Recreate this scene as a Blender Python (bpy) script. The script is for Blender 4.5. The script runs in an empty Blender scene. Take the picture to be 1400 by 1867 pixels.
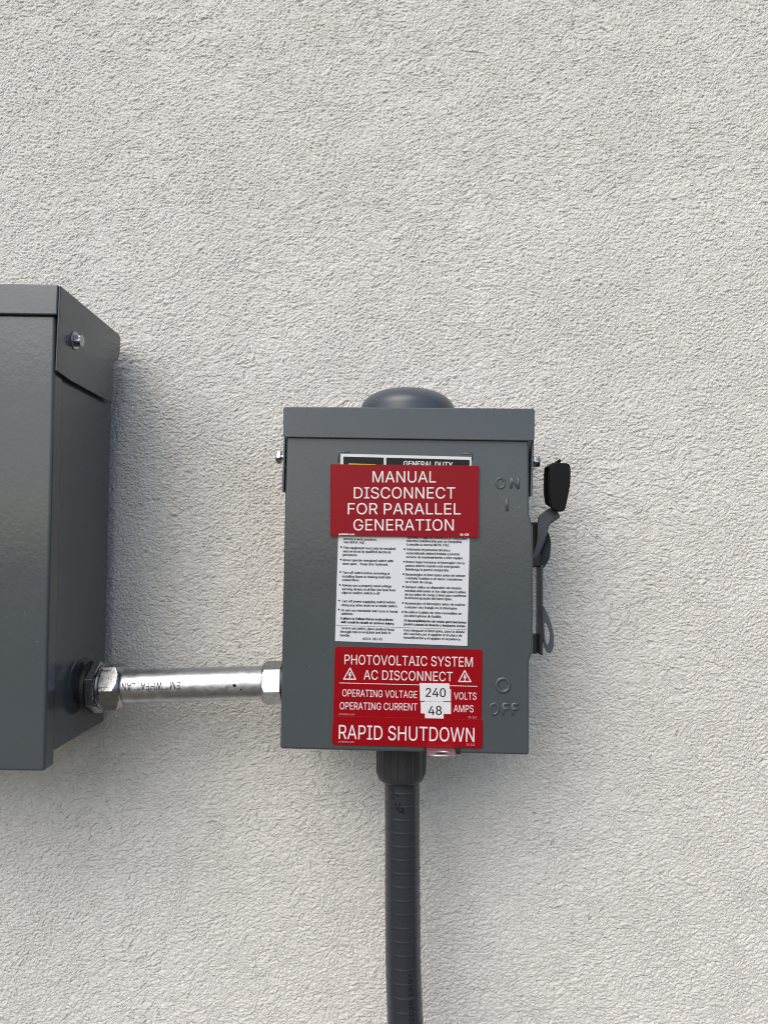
import bpy, bmesh, math, os, random
from mathutils import Vector, Matrix
import numpy as np

MM = 0.001
rad = math.radians
scene = bpy.context.scene
COL = scene.collection

# ------------------------------------------------------------------ camera, sky, sun, exposure
F_PX, CX, CY = 1294.0, 700.0, 933.5                 # focal length and centre in photograph pixels
PITCH, ROLL = rad(3.45), rad(0.86)
CAM = Vector((0.0, -590.0, 0.0))                    # mm; the wall face is y = 0
FWD = Vector((0, math.cos(PITCH), math.sin(PITCH)))
R0 = Vector((1, 0, 0))
U0 = R0.cross(FWD)
RGT = R0 * math.cos(ROLL) + U0 * math.sin(ROLL)
UPV = U0 * math.cos(ROLL) - R0 * math.sin(ROLL)

cd = bpy.data.cameras.new('camera')
cd.sensor_fit = 'HORIZONTAL'
cd.sensor_width = 36.0
cd.lens = 36.0 * F_PX / 1400.0
cd.clip_start = 0.01
cd.clip_end = 2000
cam = bpy.data.objects.new('camera', cd)
m = Matrix((RGT, UPV, -FWD)).transposed().to_4x4()
m.translation = CAM * MM
cam.matrix_world = m
COL.objects.link(cam)
scene.camera = cam

SUN_AZ, SUN_EL = 28.0, 43.0                         # degrees to the left of the wall's normal, and up
world = bpy.data.worlds.new('World')
scene.world = world
world.use_nodes = True
wn = world.node_tree
sky = wn.nodes.new('ShaderNodeTexSky')
sky.sky_type = 'NISHITA'
sky.sun_disc = False
sky.sun_elevation = rad(SUN_EL)
sky.sun_rotation = rad(180 + SUN_AZ)
sky.air_density = 0.8
sky.dust_density = 2.3
sky.ozone_density = 0.6
bg = wn.nodes['Background']
bg.inputs['Strength'].default_value = 0.135
wn.links.new(sky.outputs['Color'], bg.inputs['Color'])

sd = bpy.data.lights.new('sun', 'SUN')
sd.energy = 1.2
sd.angle = rad(58)
sd.color = (1.0, 0.95, 0.87)
sun = bpy.data.objects.new('sun', sd)
dv = Vector((math.sin(rad(SUN_AZ)) * math.cos(rad(SUN_EL)), math.cos(rad(SUN_AZ)) * math.cos(rad(SUN_EL)), -math.sin(rad(SUN_EL))))
sun.rotation_euler = dv.to_track_quat('-Z', 'Y').to_euler()
sun.location = (-1, -2, 2)
COL.objects.link(sun)

vs = scene.view_settings
vs.view_transform = 'Standard'
vs.look = 'None'
vs.gamma = 1
vs.use_curve_mapping = False
vs.exposure = 0.56
scene.cycles.use_adaptive_sampling = False
scene.cycles.filter_width = 1.1
scene.cycles.denoising_prefilter = 'NONE'

# ------------------------------------------------------------------ frames: pixel rays met with real planes
class Frame:
    """A thing's base: an Empty at mm location, turned about z (and y)."""
    def __init__(self, name, loc, rz=0.0, ry=0.0, label=None, cat=None, group=None):
        self.M = Matrix.Translation(Vector(loc)) @ Matrix.Rotation(rz, 4, 'Z') @ Matrix.Rotation(ry, 4, 'Y')
        self.Mi = self.M.inverted()
        self.rz = rz
        o = bpy.data.objects.new(name, None)
        o.empty_display_size = 0.02
        o.location = Vector(loc) * MM
        o.rotation_euler = (0, ry, rz)
        if ry and rz:
            raise ValueError
        COL.objects.link(o)
        if label: o['label'] = label
        if cat: o['category'] = cat
        if group: o['group'] = group
        self.o = o
        self.C = self.Mi @ CAM
    def p(self, px, py, y):
        """local (x, z) where the ray of a photograph point meets the local plane y"""
        d = FWD + RGT * ((px - CX) / F_PX) - UPV * ((py - CY) / F_PX)
        d = self.Mi.to_3x3() @ d
        t = (y - self.C.y) / d.y
        q = self.C + d * t
        return (q.x, q.z)
    def pts(self, L, y):
        return [self.p(a, b, y) for a, b in L]

def world_at(px, py, y):
    d = FWD + RGT * ((px - CX) / F_PX) - UPV * ((py - CY) / F_PX)
    t = (y - CAM.y) / d.y
    return CAM + d * t

# ------------------------------------------------------------------ mesh helpers (mm)
def obj(name, bm, mat, parent=None, smooth=35, bevel=0, seg=3, label=None):
    bmesh.ops.recalc_face_normals(bm, faces=bm.faces)
    me = bpy.data.meshes.new(name)
    for v in bm.verts: v.co *= MM
    bm.to_mesh(me); bm.free()
    me.materials.append(mat)
    o = bpy.data.objects.new(name, me)
    COL.objects.link(o)
    if parent is not None:
        o.parent = parent
    if smooth:
        me.shade_smooth()
        if not bevel: me.set_sharp_from_angle(angle=rad(smooth))
    if bevel:
        b = o.modifiers.new('bevel', 'BEVEL')
        b.width = bevel * MM; b.segments = seg; b.limit_method = 'ANGLE'; b.angle_limit = rad(32)
        w = o.modifiers.new('normals', 'WEIGHTED_NORMAL'); w.keep_sharp = True
    if label: o['label'] = label
    return o

def box(bm, x0, x1, y0, y1, z0, z1):
    vs_ = [bm.verts.new((x, y, z)) for x in (x0, x1) for y in (y0, y1) for z in (z0, z1)]
    for f in ((0,1,3,2),(4,6,7,5),(0,4,5,1),(2,3,7,6),(0,2,6,4),(1,5,7,3)):
        bm.faces.new([vs_[i] for i in f])

def prism(bm, pts, y0, y1):
    """polygon in (x,z), from y0 to y1; y0/y1 may be functions of (x,z)"""
    f0 = y0 if callable(y0) else (lambda x, z: y0)
    f1 = y1 if callable(y1) else (lambda x, z: y1)
    A = [bm.verts.new((x, f0(x, z), z)) for x, z in pts]
    B = [bm.verts.new((x, f1(x, z), z)) for x, z in pts]
    bm.faces.new(A); bm.faces.new(B[::-1])
    n = len(pts)
    for i in range(n):
        bm.faces.new((A[i], B[i], B[(i+1) % n], A[(i+1) % n]))

def ring_prism(bm, outer, inner, y0, y1):
    """closed band between two polygons of equal length, extruded along y"""
    n = len(outer)
    V = [[bm.verts.new((x, y, z)) for x, z in L] for L in (outer, inner) for y in (y0, y1)]
    oa, ob, ia, ib = V
    for i in range(n):
        j = (i + 1) % n
        bm.faces.new((oa[i], oa[j], ob[j], ob[i])); bm.faces.new((ia[i], ib[i], ib[j], ia[j]))
        bm.faces.new((oa[i], ia[i], ia[j], oa[j])); bm.faces.new((ob[i], ob[j], ib[j], ib[i]))

def prism_x(bm, pts, x0, x1):
    A = [bm.verts.new((x0, y, z)) for y, z in pts]
    B = [bm.verts.new((x1, y, z)) for y, z in pts]
    bm.faces.new(A); bm.faces.new(B[::-1])
    n = len(pts)
    for i in range(n):
        bm.faces.new((A[i], B[i], B[(i+1) % n], A[(i+1) % n]))

def round_quad(P, r, k=6):
    out = []
    n = len(P)
    for i in range(n):
        a, b, c = Vector(P[i-1]), Vector(P[i]), Vector(P[(i+1) % n])
        u = (a - b).normalized(); v = (c - b).normalized()
        for j in range(k + 1):
            t = j / k
            s = b + u * r * (1-t)**2 + v * r * t**2
            out.append((s.x, s.y))
    return out

def lathe(bm, stations, n=64, axis='z', c=(0, 0, 0), cap=True):
    """stations: list of (height, radius or radius function of angle)"""
    rings = []
    for h, r in stations:
        L = []
        for i in range(n):
            a = 2 * math.pi * i / n
            q = r(a) if callable(r) else r
            u, v = q * math.cos(a), q * math.sin(a)
            if axis == 'z': co = (c[0] + u, c[1] + v, c[2] + h)
            elif axis == 'x': co = (c[0] + h, c[1] + u, c[2] + v)
            else: co = (c[0] + u, c[1] + h, c[2] + v)
            L.append(bm.verts.new(co))
        rings.append(L)
    for A, B in zip(rings, rings[1:]):
        for i in range(n):
            bm.faces.new((A[i], A[(i+1) % n], B[(i+1) % n], B[i]))
    if cap:
        bm.faces.new(rings[0]); bm.faces.new(rings[-1][::-1])

def hexr(af, phase=0.0):
    """radius function of a hexagon of across-flats af"""
    def f(a):
        k = (a - phase) % (math.pi / 3) - math.pi / 6
        return af / 2 / math.cos(k)
    return f
def lim(f, m_):
    return lambda a: min(f(a), m_)

def tube(bm, path, r, n=10, flat=1.0, closed=False):
    """round bar along a path lying in an xz plane; flat squashes it in y"""
    P = [Vector(p) for p in path]
    N = len(P)
    rings = []
    for i in range(N):
        if closed: t = (P[(i+1) % N] - P[i-1]).normalized()
        else: t = (P[min(i+1, N-1)] - P[max(i-1, 0)]).normalized()
        s = Vector((0, 1, 0)).cross(t).normalized()
        rings.append([bm.verts.new(P[i] + s * (r * math.cos(2*math.pi*k/n)) + Vector((0, 1, 0)) * (r * flat * math.sin(2*math.pi*k/n))) for k in range(n)])
    rng = range(N) if closed else range(N - 1)
    for i in rng:
        A, B = rings[i], rings[(i+1) % N]
        for k in range(n):
            bm.faces.new((A[k], A[(k+1) % n], B[(k+1) % n], B[k]))
    if not closed:
        for L, p, sgn in ((rings[0], P[0], -1), (rings[-1], P[-1], 1)):
            t = ((P[1]-P[0]) if sgn < 0 else (P[-1]-P[-2])).normalized() * sgn
            tip = bm.verts.new(p + t * r * 0.75)
            for k in range(n):
                bm.faces.new((L[k], L[(k+1) % n], tip))

# ------------------------------------------------------------------ lettering
FONT = None
try:                                                # Blender's own bundled sans; the built-in face otherwise
    FONT = bpy.data.fonts.load(os.path.join(bpy.utils.system_resource('DATAFILES'), 'fonts', 'Inter.woff2'))
except Exception:
    FONT = None
from mathutils.geometry import delaunay_2d_cdt
def raw_text(s, bold=0.0, res=3):
    """letter outlines filled by winding number, so that overlapping contours join cleanly"""
    cu = bpy.data.curves.new('lettering', 'FONT')
    if FONT: cu.font = FONT
    cu.body = s; cu.size = 1.0; cu.resolution_u = res; cu.offset = bold; cu.fill_mode = 'NONE'
    o = bpy.data.objects.new('lettering', cu)
    COL.objects.link(o)
    me = bpy.data.meshes.new_from_object(o.evaluated_get(bpy.context.evaluated_depsgraph_get()))
    bm = bmesh.new(); bm.from_mesh(me)
    bmesh.ops.remove_doubles(bm, verts=bm.verts, dist=2e-4)
    bm.verts.ensure_lookup_table()
    loops, seen = [], set()
    for v in bm.verts:
        if v in seen: continue
        loop, cur, prev = [v], v, None
        seen.add(v)
        while True:
            nx = [e.other_vert(cur) for e in cur.link_edges if e.other_vert(cur) not in seen]
            if not nx: break
            # keep the contour's own direction: vertices are stored in order
            nx.sort(key=lambda q: (q.index - cur.index) % 100000)
            cur = nx[0]; seen.add(cur); loop.append(cur)
        if len(loop) > 2: loops.append([(q.co.x, q.co.y) for q in loop])
    bm.free()
    bpy.data.objects.remove(o); bpy.data.curves.remove(cu); bpy.data.meshes.remove(me)
    V, E, seg = [], [], []
    for L in loops:
        b_ = len(V)
        V += [Vector(q) for q in L]
        n = len(L)
        for k in range(n):
            E.append((b_ + k, b_ + (k + 1) % n)); seg.append((*L[k], *L[(k + 1) % n]))
    ov, oe, of, *_r = delaunay_2d_cdt(V, E, [], 0, 1e-5)
    seg = np.array(seg); P_ = np.array([[q.x, q.y] for q in ov]); T_ = np.array([list(f) for f in of])
    C_ = P_[T_].mean(axis=1)
    x0, y0, x1, y1 = seg.T
    cx_, cy_ = C_[:, 0:1], C_[:, 1:2]
    up = (y0 <= cy_) & (y1 > cy_); dn = (y1 <= cy_) & (y0 > cy_)
    side = (x1 - x0) * (cy_ - y0) - (cx_ - x0) * (y1 - y0)
    w = (up & (side > 0)).sum(1) - (dn & (side < 0)).sum(1)
    keep = T_[w != 0]
    used = np.unique(keep)
    remap = {int(q): k for k, q in enumerate(used)}
    return [Vector((P_[q][0], P_[q][1], 0)) for q in used], [tuple(remap[int(q)] for q in f) for f in keep]
HV, _ = raw_text('H')
CAP = max(v.y for v in HV)
def put_text(bm, s, A, B, cap, y, bold=0.0, res=3, place=None):
    """letters from A to B (local x,z along the baseline), capital height in mm, lying on the local plane y"""
    V, Fc = raw_text(s, bold, res)
    x0 = min(v.x for v in V); x1 = max(v.x for v in V)
    a, b = Vector(A), Vector(B)
    d = b - a; L = d.length; d.normalize()
    up = Vector((-d.y, d.x))
    k = cap / CAP
    W = []
    for v in V:
        q = a + d * ((v.x - x0) / (x1 - x0) * L) + up * (v.y * k)
        W.append(bm.verts.new(place(q.x, q.y) if place else (q.x, y, q.y)))
    for f in Fc:
        try: bm.faces.new([W[i] for i in f])
        except ValueError: pass
def text_px(bm, fr, s, xa, ya, xb, yb, cap_px, y, bold=0.0, res=3):
    for k in range(1 if bold < 0.003 else 4 if bold > 0.02 else 3):      # heavier print: overprinted a hair apart
        _text_px(bm, fr, s, xa + k * 0.28, ya, xb + k * 0.28, yb, cap_px, y - 0.012 * k, 0.0, res)
def _text_px(bm, fr, s, xa, ya, xb, yb, cap_px, y, bold=0.0, res=3):
    A = fr.p(xa, ya, y); B = fr.p(xb, yb, y)
    C = fr.p(xa, ya - cap_px, y)
    put_text(bm, s, A, B, (Vector(C) - Vector(A)).length, y, bold, res)
def flat_poly(bm, pts, y):
    bm.faces.new([bm.verts.new((x, y, z)) for x, z in pts])

# ------------------------------------------------------------------ materials
def base_mat(name):
    mt = bpy.data.materials.new(name); mt.use_nodes = True
    nt = mt.node_tree
    return mt, nt, nt.nodes['Principled BSDF'], nt.nodes['Material Output']
def N(nt, typ, **kw):
    n = nt.nodes.new(typ)
    for k, v in kw.items():
        if k.startswith('_'): n.inputs[k[1:].replace('_', ' ')].default_value = v
        else: setattr(n, k, v)
    return n
def simple(name, col, rough=0.4, metal=0.0, spec=0.5, bump=None, var=0.0, varscale=40, rvar=0.0, coat=0.0):
    mt, nt, bs, out = base_mat(name)
    bs.inputs['Base Color'].default_value = (*col, 1)
    bs.inputs['Roughness'].default_value = rough
    bs.inputs['Metallic'].default_value = metal
    bs.inputs['Specular IOR Level'].default_value = spec
    bs.inputs['Coat Weight'].default_value = coat
    bs.inputs['Coat Roughness'].default_value = 0.12
    tc = N(nt, 'ShaderNodeTexCoord')
    if bump:
        prev = None
        for sc, st, dist in bump:
            nz = N(nt, 'ShaderNodeTexNoise', _Scale=sc, _Detail=2.0, _Roughness=0.5)
            nt.links.new(tc.outputs['Object'], nz.inputs['Vector'])
            bp = N(nt, 'ShaderNodeBump', _Strength=st, _Distance=dist)
            nt.links.new(nz.outputs['Fac'], bp.inputs['Height'])
            if prev: nt.links.new(prev.outputs['Normal'], bp.inputs['Normal'])
            prev = bp
        nt.links.new(prev.outputs['Normal'], bs.inputs['Normal'])
    if var:
        nz = N(nt, 'ShaderNodeTexNoise', _Scale=varscale, _Detail=5.0, _Roughness=0.6)
        nt.links.new(tc.outputs['Object'], nz.inputs['Vector'])
        mr = N(nt, 'ShaderNodeMapRange'); mr.inputs['From Min'].default_value = 0.3; mr.inputs['From Max'].default_value = 0.7
        mr.inputs['To Min'].default_value = 1 - var; mr.inputs['To Max'].default_value = 1 + var
        nt.links.new(nz.outputs['Fac'], mr.inputs['Value'])
        mx = N(nt, 'ShaderNodeVectorMath', operation='SCALE')
        mx.inputs[0].default_value = col
        nt.links.new(mr.outputs['Result'], mx.inputs['Scale'])
        nt.links.new(mx.outputs['Vector'], bs.inputs['Base Color'])
    if rvar:
        nz = N(nt, 'ShaderNodeTexNoise', _Scale=varscale * 1.7, _Detail=6.0, _Roughness=0.65)
        nt.links.new(tc.outputs['Object'], nz.inputs['Vector'])
        mr = N(nt, 'ShaderNodeMapRange'); mr.inputs['From Min'].default_value = 0.3; mr.inputs['From Max'].default_value = 0.7
        mr.inputs['To Min'].default_value = max(0.02, rough - rvar); mr.inputs['To Max'].default_value = rough + rvar
        nt.links.new(nz.outputs['Fac'], mr.inputs['Value'])
        nt.links.new(mr.outputs['Result'], bs.inputs['Roughness'])
    return mt

M = {}
M['paint'] = simple('grey_enamel', (0.057, 0.070, 0.076), 0.17, 0, 0.5, bump=[(330, 0.10, 0.0008), (900, 0.03, 0.0003)], var=0.04, varscale=25, rvar=0.04)
def specks(mt, amount=0.45):
    nt = mt.node_tree; bs = nt.nodes['Principled BSDF']
    tc = N(nt, 'ShaderNodeTexCoord')
    nz = N(nt, 'ShaderNodeTexNoise', _Scale=380.0, _Detail=1.0)
    nt.links.new(tc.outputs['Object'], nz.inputs['Vector'])
    mr = N(nt, 'ShaderNodeMapRange'); mr.inputs['From Min'].default_value = 0.785; mr.inputs['From Max'].default_value = 0.82
    mr.inputs['To Max'].default_value = amount
    nt.links.new(nz.outputs['Fac'], mr.inputs['Value'])
    mx = N(nt, 'ShaderNodeMix', data_type='RGBA')
    src = bs.inputs['Base Color'].links[0].from_socket
    nt.links.new(mr.outputs['Result'], mx.inputs[0]); nt.links.new(src, mx.inputs[6])
    mx.inputs[7].default_value = (0.26, 0.26, 0.25, 1)
    nt.links.new(mx.outputs[2], bs.inputs['Base Color'])
specks(M['paint'], 0.35)
M['hub'] = simple('blue_grey_plastic', (0.060, 0.070, 0.086), 0.3, 0, 0.5, bump=[(400, 0.03, 0.0005)], rvar=0.05)
M['emt'] = simple('galvanised_steel', (0.50, 0.515, 0.535), 0.38, 1.0, 0.5, bump=[(350, 0.16, 0.0008)], var=0.2, varscale=130, rvar=0.1)
M['zinc'] = simple('zinc_plated_steel', (0.36, 0.37, 0.385), 0.26, 1.0, 0.5, bump=[(600, 0.08, 0.0006)], var=0.15, varscale=200, rvar=0.06)
M['red'] = simple('red_vinyl', (0.245, 0.002, 0.006), 0.30, 0, 0.15, bump=[(90, 0.03, 0.001)], rvar=0.05, varscale=60)
M['red_plate'] = simple('red_engraved_plastic', (0.215, 0.003, 0.009), 0.34, 0, 0.17, bump=[(700, 0.04, 0.0004)], var=0.03)
M['white_ink'] = simple('white_lettering', (0.66, 0.65, 0.65), 0.5)
M['label'] = simple('white_label_film', (0.56, 0.585, 0.62), 0.4, bump=[(40, 0.03, 0.001)], var=0.02)
M['tape'] = simple('white_tape', (0.60, 0.61, 0.63), 0.45, var=0.02)
M['ink'] = simple('black_ink', (0.006, 0.006, 0.007), 0.5, 0, 0.2)
M['ink_gloss'] = simple('glossy_black_ink', (0.006, 0.006, 0.006), 0.12, 0, 0.2)
M['yellow'] = simple('yellow_ink', (0.75, 0.55, 0.04), 0.4)
M['rubber'] = simple('black_vinyl_grip', (0.003, 0.003, 0.003), 0.38, 0, 0.2, bump=[(500, 0.08, 0.0006)])
M['hasp'] = simple('dull_zinc_plate', (0.45, 0.44, 0.46), 0.38, 0.9, bump=[(500, 0.05, 0.0005)])
M['dark'] = simple('dark_steel', (0.012, 0.013, 0.013), 0.5, bump=[(400, 0.1, 0.0006)])
M['handle_paint'] = simple('blue_grey_enamel', (0.075, 0.088, 0.108), 0.25, bump=[(330, 0.08, 0.0008)], rvar=0.04)
M['gland'] = simple('dark_grey_nylon', (0.026, 0.027, 0.030), 0.42, bump=[(500, 0.05, 0.0005)], rvar=0.05)
M['faint_ink'] = simple('thin_white_lettering', (0.55, 0.30, 0.32), 0.5)

# flexible conduit: grey vinyl with faint ribs
M['hose'] = simple('grey_vinyl_jacket', (0.024, 0.027, 0.034), 0.30, 0, 0.5, bump=[(180, 0.05, 0.001)], var=0.06, varscale=50, rvar=0.05)

# stucco
def stucco():
    mt, nt, bs, out = base_mat('pale_stucco')
    L = nt.links.new
    tc = N(nt, 'ShaderNodeTexCoord')
    bs.inputs['Roughness'].default_value = 0.9
    bs.inputs['Specular IOR Level'].default_value = 0.2
    # colour: slight mottling of the finish coat
    nz = N(nt, 'ShaderNodeTexNoise', _Scale=9.0, _Detail=6.0, _Roughness=0.6)
    L(tc.outputs['Object'], nz.inputs['Vector'])
    cr = N(nt, 'ShaderNodeValToRGB')
    cr.color_ramp.elements[0].position = 0.3; cr.color_ramp.elements[0].color = (0.568, 0.566, 0.532, 1)
    cr.color_ramp.elements[1].position = 0.7; cr.color_ramp.elements[1].color = (0.628, 0.626, 0.592, 1)
    L(nz.outputs['Fac'], cr.inputs['Fac'])
    L(cr.outputs['Color'], bs.inputs['Base Color'])
    # warp
    wz = N(nt, 'ShaderNodeTexNoise', _Scale=28.0, _Detail=2.0)
    L(tc.outputs['Object'], wz.inputs['Vector'])
    ws = N(nt, 'ShaderNodeVectorMath', operation='SUBTRACT'); ws.inputs[1].default_value = (0.5, 0.5, 0.5)
    L(wz.outputs['Color'], ws.inputs[0])
    wk = N(nt, 'ShaderNodeVectorMath', operation='SCALE'); wk.inputs['Scale'].default_value = 0.016
    L(ws.outputs['Vector'], wk.inputs[0])
    wa = N(nt, 'ShaderNodeVectorMath', operation='ADD')
    L(tc.outputs['Object'], wa.inputs[0]); L(wk.outputs['Vector'], wa.inputs[1])
    # trowel direction: stretched, rising to the right
    mp = N(nt, 'ShaderNodeMapping'); mp.inputs['Rotation'].default_value = (0, rad(16), 0)
    L(wa.outputs['Vector'], mp.inputs['Vector'])
    st = N(nt, 'ShaderNodeVectorMath', operation='MULTIPLY'); st.inputs[1].default_value = (0.55, 1.0, 1.15)
    L(mp.outputs['Vector'], st.inputs[0])
    def math_(op, a, b=None, clamp=False):
        n = N(nt, 'ShaderNodeMath', operation=op, use_clamp=clamp)
        for i, v in enumerate((a, b)):
            if v is None: continue
            if isinstance(v, (int, float)): n.inputs[i].default_value = v
            else: L(v, n.inputs[i])
        return n.outputs[0]
    def noise(vec, scale, det, rough):
        n = N(nt, 'ShaderNodeTexNoise', _Scale=scale, _Detail=det, _Roughness=rough)
        L(vec, n.inputs['Vector'])
        return n.outputs['Fac']
    g_ = N(nt, 'ShaderNodeVectorMath', operation='MULTIPLY'); g_.inputs[1].default_value = (0.88, 1.0, 1.05)
    L(mp.outputs['Vector'], g_.inputs[0])
    # creases: narrow grooves along the zero lines of a stretched noise, in patches
    c1 = noise(st.outputs['Vector'], 120.0, 2.0, 0.55)
    d1 = math_('ABSOLUTE', math_('SUBTRACT', c1, 0.5))
    g1 = math_('SUBTRACT', 1.0, math_('DIVIDE', d1, 0.045), True)
    mask = N(nt, 'ShaderNodeMapRange', interpolation_type='SMOOTHSTEP')
    mask.inputs['From Min'].default_value = 0.34; mask.inputs['From Max'].default_value = 0.60
    L(noise(tc.outputs['Object'], 8.0, 4.0, 0.6), mask.inputs['Value'])
    patch = mask.outputs['Result']
    grooves = math_('MULTIPLY', g1, math_('ADD', math_('MULTIPLY', patch, 0.8), 0.15))
    c2 = noise(st.outputs['Vector'], 210.0, 3.0, 0.6)
    vo = N(nt, 'ShaderNodeTexVoronoi', feature='F1', _Scale=430.0, _Randomness=1.0)
    L(g_.outputs['Vector'], vo.inputs['Vector'])
    peb = math_('SUBTRACT', 1.0, math_('POWER', vo.outputs['Distance'], 1.6))
    grain = math_('ADD', math_('MULTIPLY', noise(g_.outputs['Vector'], 470.0, 2.0, 0.55), 1.0), math_('MULTIPLY', peb, 0.5))
    low = noise(tc.outputs['Object'], 22.0, 3.0, 0.5)
    h = math_('MULTIPLY', grain, math_('SUBTRACT', 1.75, math_('MULTIPLY', patch, 0.75)))
    h = math_('ADD', h, math_('MULTIPLY', c2, math_('ADD', math_('MULTIPLY', patch, 1.35), 0.15)))
    h = math_('SUBTRACT', h, math_('MULTIPLY', grooves, 0.5))
    h = math_('ADD', h, math_('MULTIPLY', low, 0.9))
    dp = N(nt, 'ShaderNodeDisplacement'); dp.inputs['Midlevel'].default_value = 2.3; dp.inputs['Scale'].default_value = 0.00155
    L(h, dp.inputs['Height'])
    L(dp.outputs['Displacement'], out.inputs['Displacement'])
    mt.displacement_method = 'BOTH'
    return mt
M['stucco'] = stucco()

# ------------------------------------------------------------------ the setting: ground, house wall
bm = bmesh.new()
S = 400000
vs4 = [bm.verts.new(p) for p in ((-S, -S, -1400), (S, -S, -1400), (S, S, -1400), (-S, S, -1400))]
bm.faces.new(vs4)
g = obj('ground', bm, simple('dry_ground', (0.11, 0.095, 0.07), 0.9, bump=[(30, 0.4, 0.02)], var=0.25, varscale=3), smooth=0)
g['kind'] = 'structure'

def axis_coords(lo, hi, d0, d1, step, coarse):
    return np.concatenate([np.linspace(lo, d0, coarse, endpoint=False), np.arange(d0, d1, step), np.linspace(d1, hi, coarse)])
xs = axis_coords(-5.0, 6.0, -0.40, 0.40, 0.00075, 60)
zs = axis_coords(-1.5, 4.5, -0.46, 0.56, 0.00075, 60)
nx, nz_ = len(xs), len(zs)
XX, ZZ = np.meshgrid(xs, zs)
co = np.zeros((nx * nz_ + 4, 3), dtype=np.float32)
co[:nx * nz_, 0] = XX.ravel(); co[:nx * nz_, 2] = ZZ.ravel()
i = np.arange(nx * nz_).reshape(nz_, nx)
quads = np.stack([i[:-1, :-1], i[:-1, 1:], i[1:, 1:], i[1:, :-1]], axis=-1).reshape(-1, 4)
nb = nx * nz_
T = 0.22
co[nb:] = [(xs[0], T, zs[0]), (xs[-1], T, zs[0]), (xs[-1], T, zs[-1]), (xs[0], T, zs[-1])]
# rim and back: thin n-gons joining the front sheet's border to the back corners
rim = [list(i[0, :]) + [nb + 1, nb], list(i[:, -1]) + [nb + 2, nb + 1], list(i[-1, ::-1]) + [nb + 3, nb + 2], list(i[::-1, 0]) + [nb, nb + 3], [nb, nb + 1, nb + 2, nb + 3]]
me = bpy.data.meshes.new('wall')
loops = np.concatenate([quads.ravel(), np.array(sum([r[::-1] if k < 4 else r for k, r in enumerate(rim)], []))]).astype(np.int32)
sizes = np.concatenate([np.full(len(quads), 4), [len(r) for r in rim]]).astype(np.int32)
starts = np.concatenate([[0], np.cumsum(sizes)[:-1]]).astype(np.int32)
me.vertices.add(len(co)); me.vertices.foreach_set('co', co.ravel())
me.loops.add(len(loops)); me.loops.foreach_set('vertex_index', loops)
me.polygons.add(len(sizes)); me.polygons.foreach_set('loop_start', starts); me.polygons.foreach_set('loop_total', sizes)
sm = np.ones(len(sizes), dtype=bool); sm[-5:] = False
me.polygons.foreach_set('use_smooth', sm)
me.update(calc_edges=True); me.validate()
me.materials.append(M['stucco'])
wall = bpy.data.objects.new('wall', me)
COL.objects.link(wall)
wall['label'] = 'pale grey rough stucco house wall behind the two grey boxes'
wall['category'] = 'wall'

# ------------------------------------------------------------------ large enclosure at the left
LB = Frame('electrical_enclosure', (-345, 0, -146), label='large plain grey steel electrical enclosure cut off by the left edge, no signs on it', cat='electrical box')
def lx(px, py, y): return LB.p(px, py, y)[0]
yF = -120.0
cov_top = LB.p(101, 576, yF); cov_bot = LB.p(81, 1408, yF)
zt = LB.p(60, 517.5, yF - 3)[1]                    # top of hood
zl = LB.p(60, 573, yF - 3)[1]                      # lower edge of hood lip
zfl = LB.p(108, 676, yF - 2)[1]                    # lower edge of hood flange
zcb = cov_bot[1]                                   # bottom of cover
XR = 345 - 219.5                                   # right face of the hood flange (local x)
XL = -125.0
zbb = zcb + 8.5                                    # bottom of the body
# body
bm = bmesh.new()
prism(bm, [(XL + 3, zbb), (cov_bot[0] - 2.2, zbb), (cov_top[0] - 1.0, zt - 4), (XL + 3, zt - 4)], -17, yF + 5)
body = obj('body', bm, M['paint'], LB.o, bevel=1.2)
bm = bmesh.new()
box(bm, XL + 20, XR - 30, -17, 6, zbb + 20, zbb + 45)
obj('mounting_bracket', bm, M['zinc'], LB.o)
bm = bmesh.new()
box(bm, XL + 20, XR - 30, -17, 6, zt - 90, zt - 65)
obj('mounting_bracket', bm, M['zinc'], LB.o)
# cover with short returned edges
bm = bmesh.new()
ctop = zl + 6
prism(bm, [(XL + 1, zcb), (cov_bot[0], zcb), (cov_top[0], ctop), (XL + 1, ctop)], yF, yF + 14)
cov = obj('cover', bm, M['paint'], LB.o, bevel=2.2, seg=4)
# hood: cap, front lip, side flanges
bm = bmesh.new()
box(bm, XL - 1.5, XR - 1.6, yF - 3.2, yF - 1.2, zl, zt)
box(bm, XL - 1.5, XR - 1.6, yF - 1.2, -14.5, zt - 2, zt)
hood = obj('hood', bm, M['paint'], LB.o, bevel=1.6)
bm = bmesh.new()
yr = -25.0
prism_x(bm, [(yF - 2.6, zt - 0.6), (yF - 2.6, zfl), (yF + 20, zfl - 1.5), (yr, zfl - 1.0), (yr, zt - 27), (-17, zt - 22), (-13.5, zt - 14), (-13.5, zt - 3), (-16, zt - 0.6)], XR - 1.4, XR)
obj('side_flange', bm, M['paint'], hood, bevel=0.6)
bm = bmesh.new()
prism_x(bm, [(yF - 2.6, zt - 0.6), (yF - 2.6, zfl), (yr, zfl), (yr, zt - 27), (-16, zt - 0.6)], XL - 3.1, XL - 1.7)
obj('side_flange', bm, M['paint'], hood, bevel=0.6)
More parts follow.
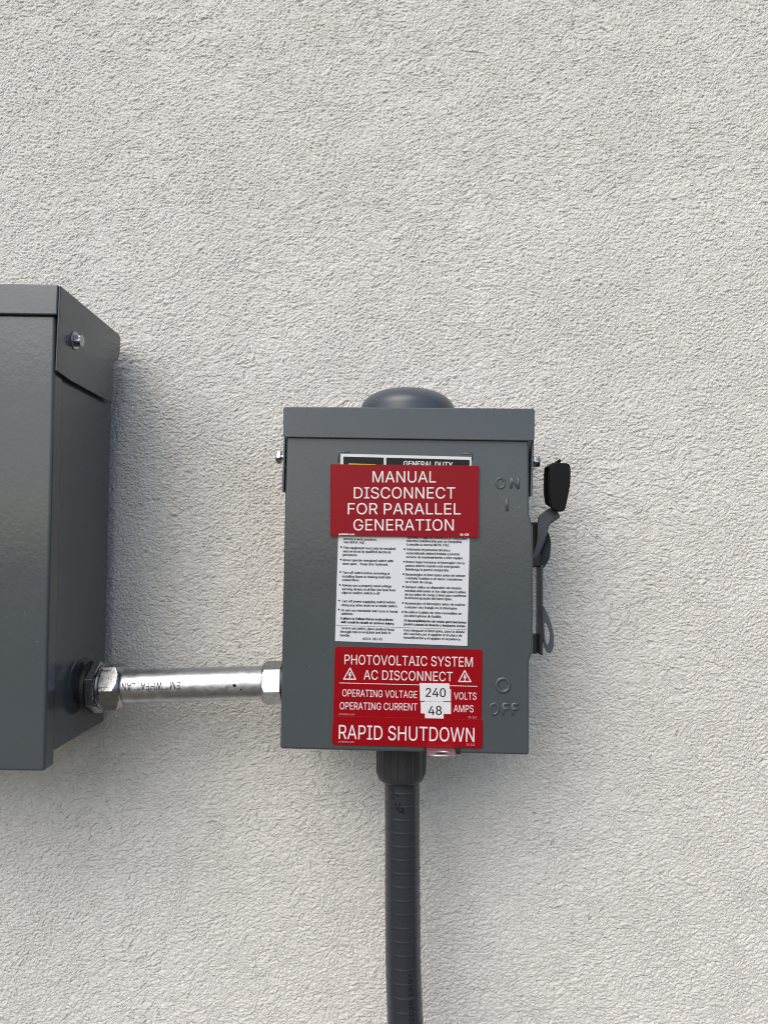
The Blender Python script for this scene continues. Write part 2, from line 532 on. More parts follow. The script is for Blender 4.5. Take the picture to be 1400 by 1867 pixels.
# hex washer screw on the flange
D_at = 470 * (700 - 108) / (700 - 134)
ys = -590 + 590 * 0 + (D_at) 
ys = D_at - 590
zsx = LB.p(134, 621, ys)[1]
bm = bmesh.new()
lathe(bm, [(0, 6.2), (0.5, 6.4), (1.1, 6.0), (1.3, 4.6)], n=36, axis='x', c=(XR, ys, zsx))
hx = hexr(8.0, 0.3)
lathe(bm, [(1.3, hx), (4.2, hx), (5.2, lim(hx, 4.0)), (5.5, 3.2)], n=36, axis='x', c=(XR, ys, zsx))
obj('screw', bm, M['zinc'], hood, smooth=25)

# ------------------------------------------------------------------ steel conduit between the boxes
a = world_at(217, 1252, -58); b = world_at(480, 1245.2, -58)
slope = (b.z - a.z) / (b.x - a.x)
ang = -math.atan(slope)
x_left = -345 + (cov_bot[0] - 2.2) - 1.0 - 0.6    # meets the enclosure's side
x_right = -66.0                                    # meets the small box's side
zE = a.z + slope * (x_left - a.x)
EM = Frame('steel_conduit', (x_left, -58, zE), ry=ang, label='short shiny galvanised steel conduit joining the two grey boxes', cat='conduit')
Lc = (x_right - x_left) / math.cos(ang)
xa = EM.p(214, 1252, 0)[0]; xb = EM.p(476, 1245, 0)[0]
def xl(px, py): return EM.p(px, py, -14)[0]
RT = 12.3
bm = bmesh.new()
lathe(bm, [(xa - 8, RT), (xb + 8, RT)], n=96, axis='x')
obj('pipe', bm, M['emt'], EM.o)
def conn(x_in, x_out, sgn, ph, af=31.0):
    """compression nut from the pipe side x_in towards the box at x_out"""
    bm = bmesh.new()
    h = hexr(af, rad(ph))
    w = abs(x_out - x_in)
    S_ = [(0, 12.5), (0.01, 13.6), (0.6, 14.4)]
    for k in range(9):
        t = k / 8
        S_.append((0.6 + 5.4 * t, lim(h, 14.4 + 3.7 * (af / 31.0) * math.sin(t * math.pi / 2))))
    S_ += [(w - 0.8, h), (w, lim(h, 16.6))]
    lathe(bm, [(x_in + sgn * q, r) for q, r in S_], n=144, axis='x')
    return bm
# left connector: nut, threaded neck, body hex, lock ring
nL = xl(217, 1252)
k1 = xl(181, 1252)
cL = obj('connector', conn(nL, k1, -1, 0), M['zinc'], EM.o, smooth=22)
bm = bmesh.new()
lathe(bm, [(k1 - 0.2, 14.2), (k1 - 1.2, 15.3), (k1 - 2.2, 14.2), (k1 - 3.0, 15.3), (k1 - 3.6, 14.0)], n=72, axis='x')
obj('thread', bm, M['zinc'], cL)
bm = bmesh.new()
h = hexr(33.5, rad(34))
lathe(bm, [(k1 - 3.4, lim(h, 16.4)), (k1 - 3.9, h), (k1 - 9.4, h), (k1 - 9.9, lim(h, 16.4))], n=144, axis='x')
obj('hex_body', bm, M['zinc'], cL, smooth=22)
bm = bmesh.new()
lathe(bm, [(k1 - 9.9, 19.0), (k1 - 12.4, 19.3), (k1 - 12.6, 15), (-3, 15)], n=72, axis='x')
obj('gasket', bm, M['dark'], cL)
# right connector
nR = xl(475, 1245); x_box = EM.p(513.5, 1245, -14)[0] + 1.0
cR = obj('connector', conn(nR, x_box - 2.6, 1, 15, 27.5), M['zinc'], EM.o, smooth=22)
bm = bmesh.new()
lathe(bm, [(x_box - 2.7, 13.5), (x_box - 2.2, 14.6), (x_box - 0.6, 14.6), (x_box - 0.4, 13), (Lc + 4, 13)], n=72, axis='x')
obj('gasket', bm, M['dark'], cR)
# upside-down print on the pipe, wrapped round it
bm = bmesh.new()
pz0 = EM.p(327, 1243.5, -RT)[1]; pz1 = EM.p(327, 1257, -RT)[1]
def wrap(x, z):
    t = z / RT
    return (x, -(RT + 0.12) * math.cos(t), (RT + 0.12) * math.sin(t))
xA, xB = EM.p(328, 1250, -RT)[0], EM.p(222, 1250, -RT)[0]
for k in range(2):
    put_text(bm, 'EMT WHEATLAN', (xA - k * 0.16, pz0), (xB - k * 0.16, pz0), abs(pz0 - pz1), 0, 0.0, 3, place=lambda x, z: (x, wrap(x, z)[1] - 0.02 * k, wrap(x, z)[2]))
obj('lettering', bm, simple('faded_print', (0.045, 0.043, 0.045), 0.5, 0, 0.2), EM.o, smooth=0)
bm = bmesh.new()
for (px, py, r) in ((427.6, 1250.5, 1.0), (426.4, 1249.2, 0.7), (439, 1257.5, 0.5)):
    x, z = EM.p(px, py, -RT)
    pts = [wrap(x + r * 1.3 * math.cos(q), z + r * math.sin(q)) for q in np.linspace(0, 2 * math.pi, 12, endpoint=False)]
    bm.faces.new([bm.verts.new(p_) for p_ in pts])
obj('speck', bm, M['ink'], EM.o, smooth=0)
# pressed knockout ring round the hole, on the enclosure's side
bm = bmesh.new()
cz = zE + 146; cyk = -58
xk = x_left + 345 + 0.5
lathe(bm, [(-2, 27.0), (0.0, 27.0), (0.55, 26.2), (0.55, 20.6), (0.3, 20.2), (-2, 20.0)], n=80, axis='x', c=(xk, cyk, cz))
obj('knockout_ring', bm, M['paint'], body)

# ------------------------------------------------------------------ small disconnect box
RZ = rad(-1.9)
DB = Frame('disconnect_switch', (16, 0, -133.5), rz=RZ, label='small grey safety switch box with red signs, black handle grip and ON and OFF marks', cat='electrical switch')
yD = -103.0
yH = yD - 2.4
P = DB.pts
# body behind the door
bl = DB.p(519, 900, yD)[0] + 2.0; br = DB.p(964, 900, yD)[0] - 2.0
zbot = DB.p(740, 1373, yD)[1]
ztop = DB.p(745, 743, yH)[1]
bm = bmesh.new()
box(bm, bl, br, 2.5, yD + 16, zbot + 4.5, ztop - 4)
dbody = obj('body', bm, M['paint'], DB.o, bevel=1.5)
# door with a bulge at the handle
bm = bmesh.new()
door_pts = P([(510, 1366.5), (965, 1378), (965.3, 1206), (968, 1200), (972, 1188), (972.5, 1100), (972, 962), (969, 951), (965.2, 938), (964.5, 792), (522.5, 788), (519.5, 900)], yD)
prism(bm, door_pts, yD, yD + 24)
door = obj('door', bm, M['paint'], DB.o, bevel=2.0, seg=4)
# hood
bm = bmesh.new()
lip = round_quad(P([(516, 797), (974.5, 804), (975, 744.5), (516.5, 741)], yH), 1.6)
prism(bm, lip, yH, yH + 1.8)
hx0, hx1 = DB.p(516.5, 741, yH)[0], DB.p(975, 744.5, yH)[0]
box(bm, hx0 + 0.6, hx1 - 0.6, yH + 1.8, -2, ztop - 2.0, ztop - 0.15)
dhood = obj('hood', bm, M['paint'], DB.o, bevel=0.7)
def flange(L, nm='side_flange'):
    bm = bmesh.new()
    prism(bm, P(L, yH + 4), yH + 4, -18)
    return obj(nm, bm, M['paint'], dhood, bevel=0.5)
flange([(513.5, 896), (517.6, 897), (521.0, 790), (517.6, 790)])
flange([(966.5, 904.5), (970.6, 904.5), (974.0, 790), (970.5, 790)])
def bolt(px0, px1, py0, py1, yb, sgn):
    x0, z0 = DB.p(px0, py1, yb); x1, z1 = DB.p(px1, py0, yb)
    c = (z0 + z1) / 2; w = abs(x1 - x0); af = abs(z1 - z0) * 0.92
    xb_ = x0 if sgn > 0 else x1
    bm = bmesh.new()
    h = hexr(af, rad(12))
    lathe(bm, [(xb_ - sgn * 3, 2.5), (xb_, 2.5), (xb_ + sgn * 0.01, lim(h, af * 0.53)), (xb_ + sgn * 0.3, h), (xb_ + sgn * w * 0.75, h), (xb_ + sgn * w, lim(h, af * 0.46))], n=36, axis='x', c=(0, yb, c))
    return obj('bolt', bm, M['zinc'], dhood, smooth=25)
bolt(504.5, 513.0, 821, 846, -68, -1)
bolt(972.5, 983.0, 831, 852, -68, 1)
# closing cap on the top hub
hc = DB.p(743, 742, -52)
rc = (DB.p(828.5, 742, -52)[0] - DB.p(657.5, 742, -52)[0]) / 2
zc0 = ztop - 0.15
zc1 = DB.p(743, 707, -66)[1]
H = zc1 - zc0
st_ = [(0, rc + 1.2), (1.6, rc + 1.2), (1.7, rc)]
for k in range(15):
    t = k / 14 * math.pi / 2
    st_.append((8.0 + (H - 8.0) * math.sin(t), rc * (0.28 + 0.72 * math.cos(t)) if k < 14 else rc * 0.28))
st_ += [(H + 0.1, rc * 0.2), (H + 0.1, 0.5)]
bm = bmesh.new()
lathe(bm, st_, n=96, axis='z', c=(hc[0], -54, zc0))
cap = obj('hub_cap', bm, M['hub'], DB.o, smooth=50)

# pressed lettering and corner marks on the door
yE = yD + 0.15
bm = bmesh.new()
def stroke(L, r=1.05, closed=False, y=yE):
    tube(bm, [(x, y, z) for x, z in P(L, yD)], r, n=12, flat=0.75, closed=closed)
def oval(cx, cy, rx, ry, r, n=28):
    stroke([(cx + rx * math.cos(2*math.pi*k/n), cy - ry * math.sin(2*math.pi*k/n)) for k in range(n)], r, True)
oval(912.0, 880.8, 7.4, 9.2, 1.0)
stroke([(931.5, 889.5), (931.8, 871.8)]); stroke([(931.8, 871.8), (944.6, 890)]); stroke([(944.6, 890), (945.0, 872)])
stroke([(924, 910), (924, 931)], 1.1)
obj('on_mark', bm, M['paint'], door, smooth=60)
bm = bmesh.new()
oval(916.9, 1249.6, 11.6, 12.0, 1.25, 36)
oval(901.3, 1293.0, 7.2, 9.8, 1.0)
for x0, y0 in ((917.6, 1283.6), (934.4, 1284.0)):
    stroke([(x0, y0), (x0 - 0.2, y0 + 19.5)]); stroke([(x0, y0 + 0.2), (x0 + 10.5, y0 + 0.4)]); stroke([(x0, y0 + 9.0), (x0 + 9.5, y0 + 9.2)])
obj('off_mark', bm, M['paint'], door, smooth=60)
bm = bmesh.new()
stroke([(617.2, 842.5), (617.6, 824.4), (637.0, 824.6)], 0.75)
obj('embossed_corner', bm, M['paint'], door, smooth=60)
bm = bmesh.new()
stroke([(842, 827.0), (861.2, 827.0), (861.0, 838)], 0.75)
obj('embossed_corner', bm, M['paint'], door, smooth=60)
# tiny chips in the paint
# hasp below the door, and its dark slot
bm = bmesh.new()
x0, z0 = DB.p(771.5, 1375, yD - 0.25); x1, z1 = DB.p(840, 1360, yD - 0.25)
box(bm, x0, x1, yD - 0.25, yD + 2, z0 + 0.3, z1)
obj('slot', bm, M['dark'], door, smooth=0)
bm = bmesh.new()
hw = (DB.p(831, 1370, yD - 10)[0] - DB.p(778, 1370, yD - 10)[0]) / 2
hcx = (DB.p(831, 1370, yD - 10)[0] + DB.p(778, 1370, yD - 10)[0]) / 2
hz = DB.p(805, 1364, yD)[1]
outer, inner = [], []
nseg = 40
for k in range(nseg):
    t = 2 * math.pi * k / nseg
    # squarish at the door, rounded at the tip
    c_, s_ = math.cos(t), math.sin(t)
    px_ = hw * (abs(c_) ** 0.55) * (1 if c_ >= 0 else -1)
    py_ = (-9.5 if s_ < 0 else 13.0) * abs(s_) ** (0.75 if s_ < 0 else 0.4)
    if s_ < 0: px_ *= 1 - 0.12 * abs(s_)
    outer.append((hcx + px_, yD - 9.5 + py_))
    inner.append((hcx + 5.6 * c_, yD - 12.0 + 4.2 * s_))
dz = -1.6
def hz_at(y): return hz + (yD - y) * 0.02
for L0 in (0,):
    V = [[bm.verts.new((x, y, hz_at(y) + off)) for x, y in Q] for Q in (outer, inner) for off in (0, dz)]
    oa, ob, ia, ib = V
    for k in range(nseg):
        j = (k + 1) % nseg
        bm.faces.new((oa[k], oa[j], ob[j], ob[k])); bm.faces.new((ia[k], ib[k], ib[j], ia[j]))
        bm.faces.new((oa[k], ia[k], ia[j], oa[j])); bm.faces.new((ob[k], ob[j], ib[j], ib[k]))
obj('hasp', bm, M['hasp'], DB.o, bevel=0.5)

def chaikin(L, n=2):
    for _ in range(n):
        Q = []
        for k in range(len(L)):
            a_, b_ = Vector(L[k]), Vector(L[(k + 1) % len(L)])
            Q += [tuple(a_ * 0.8 + b_ * 0.2), tuple(a_ * 0.2 + b_ * 0.8)]
        L = Q
    return L
# handle at the right side: pivot, lever, grip; lock plate with an eye
yL = -70.0
bm = bmesh.new()
sx0 = br - 3
q0 = DB.p(980, 1034, -55); q1 = DB.p(984, 953, -55)
box(bm, sx0, q1[0] - 0.5, -62, -40, q0[1], q1[1])
hnd = obj('handle', bm, M['dark'], DB.o, bevel=0.8)
lev = P([(1001.4, 926.0), (1012.9, 928), (1018.0, 938.0), (1016.2, 943.0), (1006, 949.5), (998.4, 954.5), (996.4, 959.5), (995.4, 970), (990.5, 990.5), (983.4, 1011), (973.5, 1039.5), (969.5, 1038), (975.3, 1007), (979.5, 989.6), (979.0, 968.7), (977.2, 960), (980.2, 944.5), (984, 938.6), (994.8, 931.0)], yL)
bm = bmesh.new()
ztl = lev[0][1]; zbl = lev[10][1]
ff = lambda x, z: -76 + 24 * max(0.0, (ztl - 10 - z) / (ztl - zbl)) + 0.55 * max(0.0, z - ztl + 12)
ztl += 0; lev = chaikin(lev, 2)
prism(bm, lev, ff, lambda x, z: ff(x, z) + 3.2)
prism(bm, [(x + 1.0, z - 0.7) for x, z in lev], lambda x, z: ff(x - 1.0, z + 0.7) + 1.3, lambda x, z: ff(x - 1.0, z + 0.7) + 4.4)
obj('lever', bm, M['handle_paint'], hnd, bevel=0.7)
yG = -84.0
gf = P([(1003, 846), (1008, 843.4), (1036, 843.8), (1040.2, 849), (1040.8, 866), (1039.6, 886), (1034.5, 912), (1030, 932), (1013.8, 932.6), (1004.5, 926), (1001.4, 895), (1001.8, 862)], yG)
bm = bmesh.new()
prism(bm, chaikin(gf, 1), yG, yG + 5.5)
gx = [p_[0] for p_ in gf]; mid = (min(gx) + max(gx)) / 2
inn = [(max(x, mid - 1.5), z * 0.985 + gf[0][1] * 0.015) for x, z in gf]
inn2 = []
for q in inn:
    if not inn2 or (Vector(q) - Vector(inn2[-1])).length > 0.3: inn2.append(q)
prism(bm, inn2, yG + 5.5, yG + 20)
gb = [(x + 0.3, z + 0.6 if z > gf[8][1] + 10 else z + 4.5) for x, z in gf]
prism(bm, gb, yG + 20, yG + 24.5)
tp = [(x, z) for x, z in P([(1003, 849), (1003.5, 844.5), (1036, 844.5), (1039, 849)], yG)]
prism(bm, tp, yG + 5.5, yG + 20)
c_ = DB.p(1017, 843, yG + 10)
box(bm, c_[0] - 1.0, c_[0] + 1.0, yG + 3, yG + 17, c_[1] - 1, c_[1] + 1.6)
obj('grip', bm, M['rubber'], hnd, bevel=0.9)
# lock plate
yP = -70.0
pf = DB.p(990.3, 1080, yP); 
bm = bmesh.new()
bulge = P([(985.0, 962), (996.4, 967.5), (1001.2, 979.5), (1002.4, 993), (1000.6, 1017.4), (996.4, 1027.4), (990.8, 1037.5), (984, 1038), (980, 1023)], yP + 10)
bulge = chaikin(bulge, 2); bx1 = max(q[0] for q in bulge); prism(bm, bulge, lambda x, z: yP + 5 + 1.1 * (bx1 - x), lambda x, z: yP + 7 + 1.1 * (bx1 - x))
zt_, zb_ = DB.p(990, 1030, yP)[1], DB.p(990, 1195.5, yP)[1]
box(bm, pf[0] - 2.0, pf[0], yP, yP + 18, zb_, zt_)
ft0 = DB.p(971, 1192.5, yP + 12); ft1 = DB.p(981.5, 1156, yP + 12)
box(bm, ft0[0] - 3, pf[0] - 2.0, yP + 12, yP + 18, ft0[1], ft1[1])
lk = obj('lock_plate', bm, M['paint'], DB.o, bevel=0.5)
bm = bmesh.new()
eo = P([(989.5, 1102), (995.5, 1114), (1001.5, 1128), (1007.0, 1145.5), (1009.4, 1163), (1008.6, 1181), (1003.4, 1191.5), (997.6, 1190.4), (992, 1180), (989.6, 1162), (988.8, 1140), (988.6, 1118)], yP - 1)
ei = P([(992.6, 1134), (994.6, 1136), (998.4, 1141.5), (1001.6, 1150), (1003.2, 1160), (1002.4, 1170), (1000.2, 1175.6), (997.4, 1176), (994.4, 1170), (992.6, 1160), (991.8, 1148), (991.6, 1138)], yP - 1)
ring_prism(bm, chaikin(eo, 2), chaikin(ei, 2), yP - 2.2, yP + 0.8)
obj('lock_eye', bm, M['handle_paint'], lk, bevel=0.6)

# ------------------------------------------------------------------ factory warning label on the door
yW = yD - 0.35
bm = bmesh.new()
prism(bm, P([(610.8, 1169), (851.8, 1178), (859.3, 833), (621.3, 827)], yW), yW, yD + 0.02)
wl = obj('warning_label', bm, M['label'], DB.o, smooth=0, label='white bilingual safety instruction label with small black print')
yT = yW - 0.06
Z = lambda x, y: (590 + x / 4.6667, 960 + y / 4.6667)
LEFT = [("electrical work practices.",168,115,452,122),("See NFPA 70E.",168,142,352,149),
 ("This equipment must only be installed",166,190,608,200),("and serviced by qualified electrical",164,220,568,229),("personnel.",163,250,285,253),
 ("Never operate energized switch with",163,295,590,304),("door open.   Keep door fastened.",161,326,547,334),
 ("Turn off switch before removing or",160,402,561,411),("installing fuses or making load side",158,434,569,443),("connections.",156,464,304,467),
 ("Always use a properly rated voltage",155,510,575,519),("sensing device at all line and load fuse",154,542,609,552),("clips to confirm switch is off",153,573,475,580),
 ("Turn off power supplying switch before",151,645,606,656),("doing any other work on or inside switch.",149,678,627,689),
 ("Do not use renewable link fuses in fused",147,722,626,735),("switches.",147,752,250,754),
 ("To lock out switch, place padlock hasp",143,874,597,888),("through hole in lockplate and hole in",141,905,568,916),("handle.",139,935,222,938),("40274-383-03",330,966,495,970),
 ("Aprenda y siga las prácticas de seguridad",706,102,1217,113),("eléctrica establecidas por su Compañía",704,131,1170,141),("(consulte la norma NFPA 70E).",703,162,1071,170),
 ("Solamente el personal eléctrico",701,203,1073,213),("especializado deberá instalar y prestar",700,236,1156,246),("servicio de mantenimiento a este equipo.",699,269,1184,279),
 ("Nunca haga funcionar el interruptor con la",699,310,1196,322),("puerta abierta cuando está energizado.",697,342,1160,353),("Mantenga la puerta asegurada.",696,374,1064,383),
 ("Desenergice el interruptor antes de extraer",695,418,1203,430),("o instalar fusibles o de hacer conexiones",694,449,1177,462),("en el lado de carga.",693,480,924,486),
 ("Siempre utilice un dispositivo de tensión",692,524,1168,536),("nominal adecuado en los clips para fusibles",691,556,1209,570),("de los lados de carga y línea para confirmar",690,588,1212,601),("la desenergización del interruptor.",690,617,1092,629),
 ("Desenergice el interruptor antes de realizar",687,663,1203,677),("cualquier otro trabajo en el interruptor.",686,696,1140,708),
 ("No utilice fusibles de cinta renovables en",685,738,1172,752),("los interruptores de fusible.",685,770,1002,778),
 ("Para bloquear el interruptor, pase la aldaba",682,893,1199,908),("del candado por el agujero en la placa de",681,923,1175,939),("inmovilización y el agujero en la palanca.",680,955,1165,971)]
BOLD = [("Failure to follow these instructions",145,792,586,804),("will result in death or serious injury.",145,823,601,837),
 ("El incumplimiento de estas precauciones",684,810,1211,827),("podrá causar la muerte o lesiones serias.",683,841,1209,859)]
bm = bmesh.new()
for s, x0, y0, x1, y1 in LEFT:
    text_px(bm, DB, s, *Z(x0, y0), *Z(x1, y1), 4.5, yT, 0.01, 2)
for s, x0, y0, x1, y1 in BOLD:
    text_px(bm, DB, s, *Z(x0, y0), *Z(x1, y1), 4.5, yT, 0.028, 2)
for x, y in ((150,175),(146,281),(142,387),(138,497),(133,631),(129,707),(687,193),(684,300),(680,405),(677,513),(673,651),(670,727)):
    cx_, cy_ = Z(x, y)
    flat_poly(bm, P([(cx_ + 1.7 * math.cos(k), cy_ + 1.7 * math.sin(k)) for k in np.linspace(0, 2*math.pi, 14, endpoint=False)], yT), yT)
flat_poly(bm, P([Z(100, 840), Z(1221, 877), Z(1221, 880), Z(100, 843)], yT), yT)
obj('printing', bm, M['ink'], wl, smooth=0)
bm = bmesh.new()
flat_poly(bm, P([(626, 832.3), (699.8, 834.2), (699.3, 862), (625.5, 862)], yT), yT)
flat_poly(bm, P([(704, 834.3), (856.2, 838.3), (855.6, 862), (703.6, 862)], yT), yT)
obj('header_panel', bm, M['ink_gloss'], wl, smooth=0)
yT2 = yT - 0.06
bm = bmesh.new()
text_px(bm, DB, "GENERAL DUTY", 735.2, 849.8, 824.6, 852.0, 9.6, yT2, 0.02)
obj('lettering', bm, M['white_ink'], wl, smooth=0)
bm = bmesh.new()
flat_poly(bm, P([(635.6, 845.0), (684.8, 846.4), (684.6, 858), (635.2, 858)], yT2), yT2)
obj('yellow_band', bm, M['yellow'], wl, smooth=0)

# ------------------------------------------------------------------ red signs fixed to the door
def sign(name, label, anchor_px, y):
    x, z = DB.p(*anchor_px, y)
    w = DB.M @ Vector((x, y, z))
    return Frame(name, w, rz=RZ, label=label, cat='sign')
y1 = yW - 0.12
S1 = sign('disconnect_sign', 'red plate reading MANUAL DISCONNECT FOR PARALLEL GENERATION, uppermost of the red signs', (737, 978.5), y1)
bm = bmesh.new()
prism(bm, S1.pts([(601.6, 977), (872.2, 980), (873.4, 849), (602.2, 846)], -1.7), -1.7, 0)
obj('plate', bm, M['red_plate'], S1.o, bevel=0.15, seg=2)
bm = bmesh.new()
t = -1.78
for s, xa_, ya_, xb_, yb_ in (("MANUAL", 679, 879.4, 794.6, 879.6), ("DISCONNECT", 645, 908.6, 829.8, 908.8), ("FOR PARALLEL", 634, 937.6, 839.8, 938), ("GENERATION", 644.2, 967.0, 827.2, 967.4)):
    text_px(bm, S1, s, xa_, ya_, xb_, yb_, 20.4, t, 0.0, 6)
text_px(bm, S1, "pvlabels.com", 618, 975.4, 645.8, 975.8, 3.6, t, 0.01, 2)
text_px(bm, S1, "04-428", 839, 976.8, 854, 977, 4.2, t, 0.01, 2)
obj('lettering', bm, M['white_ink'], S1.o, smooth=0)

S2 = sign('disconnect_sign', 'red sticker reading PHOTOVOLTAIC SYSTEM AC DISCONNECT with voltage and current values', (743, 1309), yD)
bm = bmesh.new()
prism(bm, round_quad(S2.pts([(607.6, 1308.5), (878.2, 1314), (879.6, 1184.4), (610.4, 1178.8)], -0.3), 2.2), -0.3, 0.02)
obj('sheet', bm, M['red'], S2.o, bevel=0.14, seg=2)
t = -0.36
V7 = lambda x, y: (590 + x / 4.6667, 1160 + y / 4.6667)
bm = bmesh.new()
for s, xa_, ya_, xb_, yb_, c in (("PHOTOVOLTAIC SYSTEM", 177, 240, 1268, 262, 17.6), ("AC DISCONNECT", 340, 369, 1097, 386, 17.2), ("OPERATING VOLTAGE", 158, 513, 795, 528, 12.9), ("OPERATING CURRENT", 136, 623, 795, 634, 13.0), ("VOLTS", 1108, 539, 1299, 543, 13.0), ("AMPS", 1106, 646, 1275, 649, 12.8)):
    text_px(bm, S2, s, *V7(xa_, ya_), *V7(xb_, yb_), c, t, 0.0, 6)
flat_poly(bm, S2.pts([V7(133, 396), V7(1308, 425.5), V7(1308, 430.5), V7(133, 401)], t), t)
obj('lettering', bm, M['white_ink'], S2.o, smooth=0)
def triangle(A, B, C):
    bm = bmesh.new()
    T_ = [Vector(V7(*q)) for q in (A, B, C)]
    g_ = sum(T_, Vector((0, 0))) / 3
    o_ = round_quad([tuple(q) for q in S2.pts([tuple(q) for q in T_], t)], 0.7, 3)
    i_ = round_quad([tuple(q) for q in S2.pts([tuple(g_ + (q - g_) * 0.74) for q in T_], t)], 0.35, 3)
    n = len(o_)
    a_ = [bm.verts.new((x, t, z)) for x, z in o_]; b_ = [bm.verts.new((x, t, z)) for x, z in i_]
    for k in range(n):
        bm.faces.new((a_[k], a_[(k+1) % n], b_[(k+1) % n], b_[k]))
    h_ = (T_[1].y + T_[2].y) / 2 - T_[0].y
    zig = [(-0.02, -0.30), (0.10, -0.33), (0.02, -0.07), (0.15, -0.12), (0.02, 0.20), (0.08, 0.19), (-0.02, 0.33), (-0.08, 0.17), (-0.03, 0.19), (0.02, 0.00), (-0.12, 0.05)]
    flat_poly(bm, S2.pts([(g_.x + u * h_, g_.y + v * h_ * 0.85) for u, v in zig], t), t)
    obj('warning_triangle', bm, M['white_ink'], S2.o, smooth=0)
triangle((225, 263), (163, 371), (279, 372))
triangle((1200, 285), (1141, 391), (1259, 392))
bm = bmesh.new()
text_px(bm, S2, "pvlabels.com", *V7(133, 671), *V7(262, 674), 3.4, t, 0.0, 2)
obj('small_print', bm, M['faint_ink'], S2.o, smooth=0)
bm = bmesh.new()
text_px(bm, S2, "03-210", *V7(1230, 700), *V7(1300, 702), 4.0, t, 0.0, 2)
obj('small_print', bm, M['faint_ink'], S2.o, smooth=0)
bm = bmesh.new()
flat_poly(bm, S2.pts([V7(823, 450), V7(1083, 453), V7(1083, 555), V7(823, 553)], t), t)
flat_poly(bm, S2.pts([V7(825, 561), V7(1083, 563), V7(1083, 664), V7(827, 658)], t), t)
obj('value_box', bm, M['tape'], S2.o, smooth=0)
def value(txt, Q, ta, tb, cap_, y0, y1_):
    bm = bmesh.new()
    prism(bm, S2.pts([V7(*q) for q in Q], y1_), y1_, y0)
    o = obj('value_sticker', bm, M['tape'], S2.o, smooth=0, label='white tape slip reading ' + txt)
    bm = bmesh.new()
    text_px(bm, S2, txt, *V7(*ta), *V7(*tb), cap_, y1_ - 0.06, 0.01, 5)
    obj('lettering', bm, M['ink'], o, smooth=0)
value('48', [(863, 716), (1021, 710), (1019, 556), (857, 556)], (890, 672), (1003, 671), 16.2, t - 0.04, t - 0.24)
value('240', [(820, 551), (1082, 555), (1068, 403), (817, 400)], (867, 517), (1036, 520), 16.2, t - 0.04, t - 0.28)

S3 = sign('shutdown_sign', 'red sticker reading RAPID SHUTDOWN, lowest of the red signs', (742, 1361.5), yD - 0.42)
bm = bmesh.new()
prism(bm, round_quad(S3.pts([(604.6, 1358.2), (879.3, 1365.4), (879.8, 1312.4), (607.2, 1305.6)], -0.3), 2.2), -0.4, 0.06)
obj('sheet', bm, M['red'], S3.o, bevel=0.2, seg=2)
t = -0.46
bm = bmesh.new()
text_px(bm, S3, "RAPID SHUTDOWN", 617.5, 1347.6, 864.8, 1353.4, 25.6, t, 0.0, 6)
obj('lettering', bm, M['white_ink'], S3.o, smooth=0)
bm = bmesh.new()
text_px(bm, S3, "pvlabels.com", 617, 1353.9, 645.3, 1354.7, 3.4, t, 0.0, 2)
obj('small_print', bm, M['faint_ink'], S3.o, smooth=0)
bm = bmesh.new()
text_px(bm, S3, "03-348", 850.4, 1360, 865, 1360.4, 4.0, t, 0.0, 2)
obj('small_print', bm, M['faint_ink'], S3.o, smooth=0)

# ------------------------------------------------------------------ flexible conduit below the small box
yC = -66.0
q = world_at(733.5, 1440, yC)
zend = -1398.0
FX = Frame('flexible_conduit', (q.x, yC, zend), label='dark grey ribbed flexible conduit running down the wall below the small box', cat='conduit')
path = []
for px, py, yy in ((731, 1376, 0), (732.5, 1420, 0), (733, 1440, 0), (733.4, 1500, 0), (733.8, 1600, -0.5), (734.2, 1680, -1.5), (735.2, 1760, -3), (737.4, 1830, -5), (739.5, 1880, -7), (743, 1960, -10), (747, 2020, -12)):
    x, z = FX.p(px, py, yy)
    path.append((x, yy, z))
xe, ye, ze = path[-1]
path += [(xe + 3, ye - 1, ze - 120), (xe + 3, ye - 1, 0.0)]      # on down to the ground
path = np.array(path)
zsm = np.arange(path[0, 2], path[-1, 2], -0.5)
o_ = np.argsort(path[:, 2])
xsm = np.interp(zsm, path[o_, 2], path[o_, 0]); ysm = np.interp(zsm, path[o_, 2], path[o_, 1])
ker = np.ones(25) / 25
def smooth_(a):
    p_ = np.pad(a, 12, mode='edge'); return np.convolve(p_, ker, 'valid')
xsm, ysm = smooth_(xsm), smooth_(ysm)
RH = 12.55
ring0 = FX.p(733, 1462, 0)[1]
pitch_ = (FX.p(733, 1462, -RH)[1] - FX.p(733, 1486.2, -RH)[1])
random.seed(4)
bm = bmesh.new()
rings = []
nh = 72
for k in range(len(zsm)):
    ph = ((zsm[k] - ring0) / pitch_) % 1.0
    dr = 0.22 * math.exp(-((min(ph, 1 - ph)) * pitch_ / 0.55) ** 2)
    L = []
    for j in range(nh):
        a_ = 2 * math.pi * j / nh
        r_ = RH + dr
        L.append(bm.verts.new((xsm[k] + r_ * math.cos(a_), ysm[k] + r_ * math.sin(a_), zsm[k])))
    rings.append(L)
for A, B in zip(rings, rings[1:]):
    for j in range(nh):
        bm.faces.new((A[j], A[(j+1) % nh], B[(j+1) % nh], B[j]))
bm.faces.new(rings[0]); bm.faces.new(rings[-1][::-1])
obj('hose', bm, M['hose'], FX.o, smooth=60)
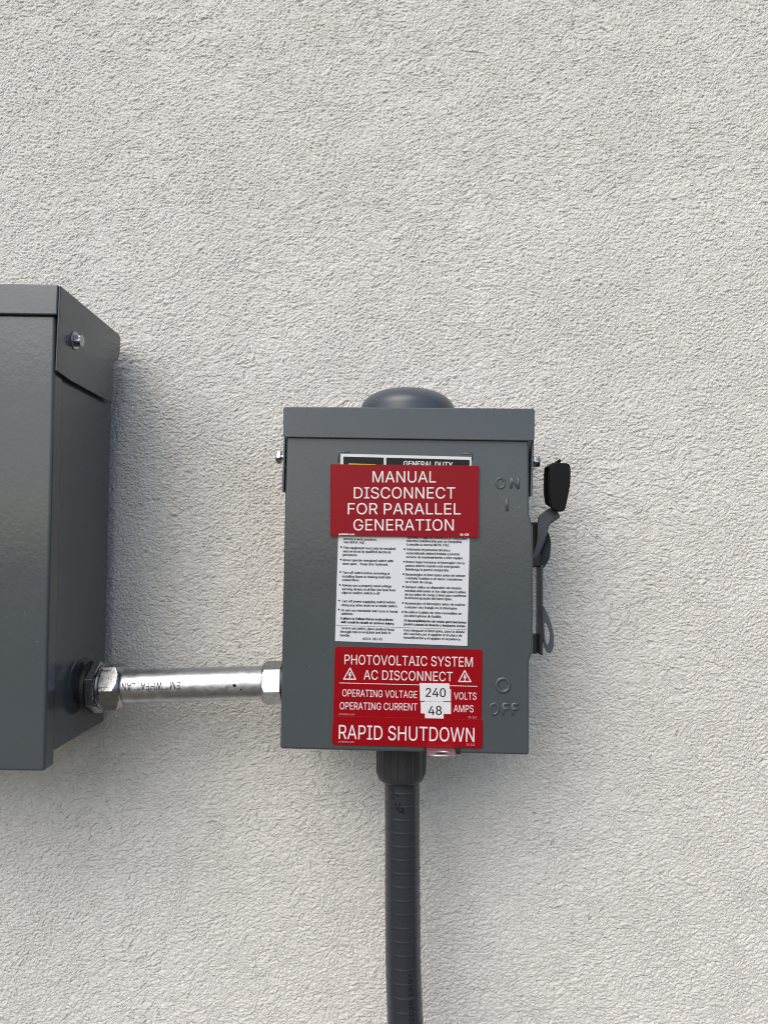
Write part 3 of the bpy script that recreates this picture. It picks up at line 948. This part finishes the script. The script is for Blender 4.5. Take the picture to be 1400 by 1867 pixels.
# date print along the hose
bm = bmesh.new()
def hose_place(u, v):
    """u runs up the hose (local z), v runs round it (arc mm, + to the left when reading upward)"""
    k = int(np.clip((zsm[0] - u) / 0.5, 0, len(zsm) - 1))
    a_ = -v / RH
    r_ = RH + 0.45
    return (xsm[k] + r_ * math.sin(a_), ysm[k] - r_ * math.cos(a_), u)
u0 = FX.p(750, 1905, -RH)[1]; u1 = FX.p(748, 1773, -RH)[1]
xv = FX.p(751.5, 1800, -RH * 0.8)[0] - np.interp(FX.p(750, 1800, 0)[1], zsm[::-1], xsm[::-1])
v0 = -RH * math.asin(max(-0.95, min(0.95, xv / RH)))
put_text(bm, '08/05/2025 13:07', (u0, v0), (u1, v0), 2.7, 0, 0.006, 2, place=hose_place)
obj('lettering', bm, M['ink'], FX.o, smooth=0)
# smudged mark near the gland
bm = bmesh.new()
def hp(px, py):
    x, z = FX.p(px, py, -RH)
    k = int(np.clip((zsm[0] - z) / 0.5, 0, len(zsm) - 1))
    return z, -RH * math.asin((x - xsm[k]) / RH)
def hstroke(L, w):
    Q = [Vector(hp(*q)) for q in L]
    lf, rt = [], []
    for k in range(len(Q)):
        d = (Q[min(k+1, len(Q)-1)] - Q[max(k-1, 0)]).normalized(); n_ = Vector((-d.y, d.x)) * w
        lf.append(bm.verts.new(hose_place(*(Q[k] + n_)))); rt.append(bm.verts.new(hose_place(*(Q[k] - n_))))
    for k in range(len(Q) - 1):
        bm.faces.new((lf[k], lf[k+1], rt[k+1], rt[k]))
hstroke([(720.5, 1466), (721, 1470), (724, 1474), (728, 1471), (729.5, 1466), (727, 1464.5)], 0.35)
hstroke([(724, 1473), (726, 1478), (730, 1482), (733, 1478), (733.5, 1474), (731, 1472)], 0.4)
hstroke([(734, 1479), (736, 1485)], 0.4)
hstroke([(713, 1440), (718, 1448), (726, 1453)], 0.25)
hstroke([(714, 1456), (720, 1459)], 0.25)
obj('pen_mark', bm, M['ink'], FX.o, smooth=0)
# ribbed gland nut
zg0 = zbot - 133.5 - zend + 4.6
zg1 = FX.p(732, 1437, -18)[1]
gc = (float(xsm[5]), 0)
rg = (FX.p(775.5, 1395, -2)[0] - FX.p(686.5, 1395, -2)[0]) / 2
def ribs(r):
    def f(a_):
        k = (a_ * 20 / (2 * math.pi)) % 1.0
        return r + (0.55 if 0.42 < k < 0.58 else 0.0)
    return f
gz = zg0 - zg1
bm = bmesh.new()
S_ = [(zg0, rg * 0.9), (zg0 - 0.6, rg)]
S_ += [(zg0 - 1.2, ribs(rg)), (zg1 + 7.5, ribs(rg)), (zg1 + 5.2, ribs(rg - 0.35)), (zg1 + 3.6, rg - 0.6)]
for k in range(7):
    tt = k / 6 * math.pi / 2
    S_.append((zg1 + 3.4 - 3.4 * math.sin(tt), rg - 0.8 - 2.8 * (1 - math.cos(tt))))
S_ += [(zg1, 12.6)]
gx_ = FX.p(731, 1400, 0)[0]
lathe(bm, S_, n=240, axis='z', c=(gx_, 0, 0))
obj('gland_nut', bm, M['gland'], FX.o, smooth=35)
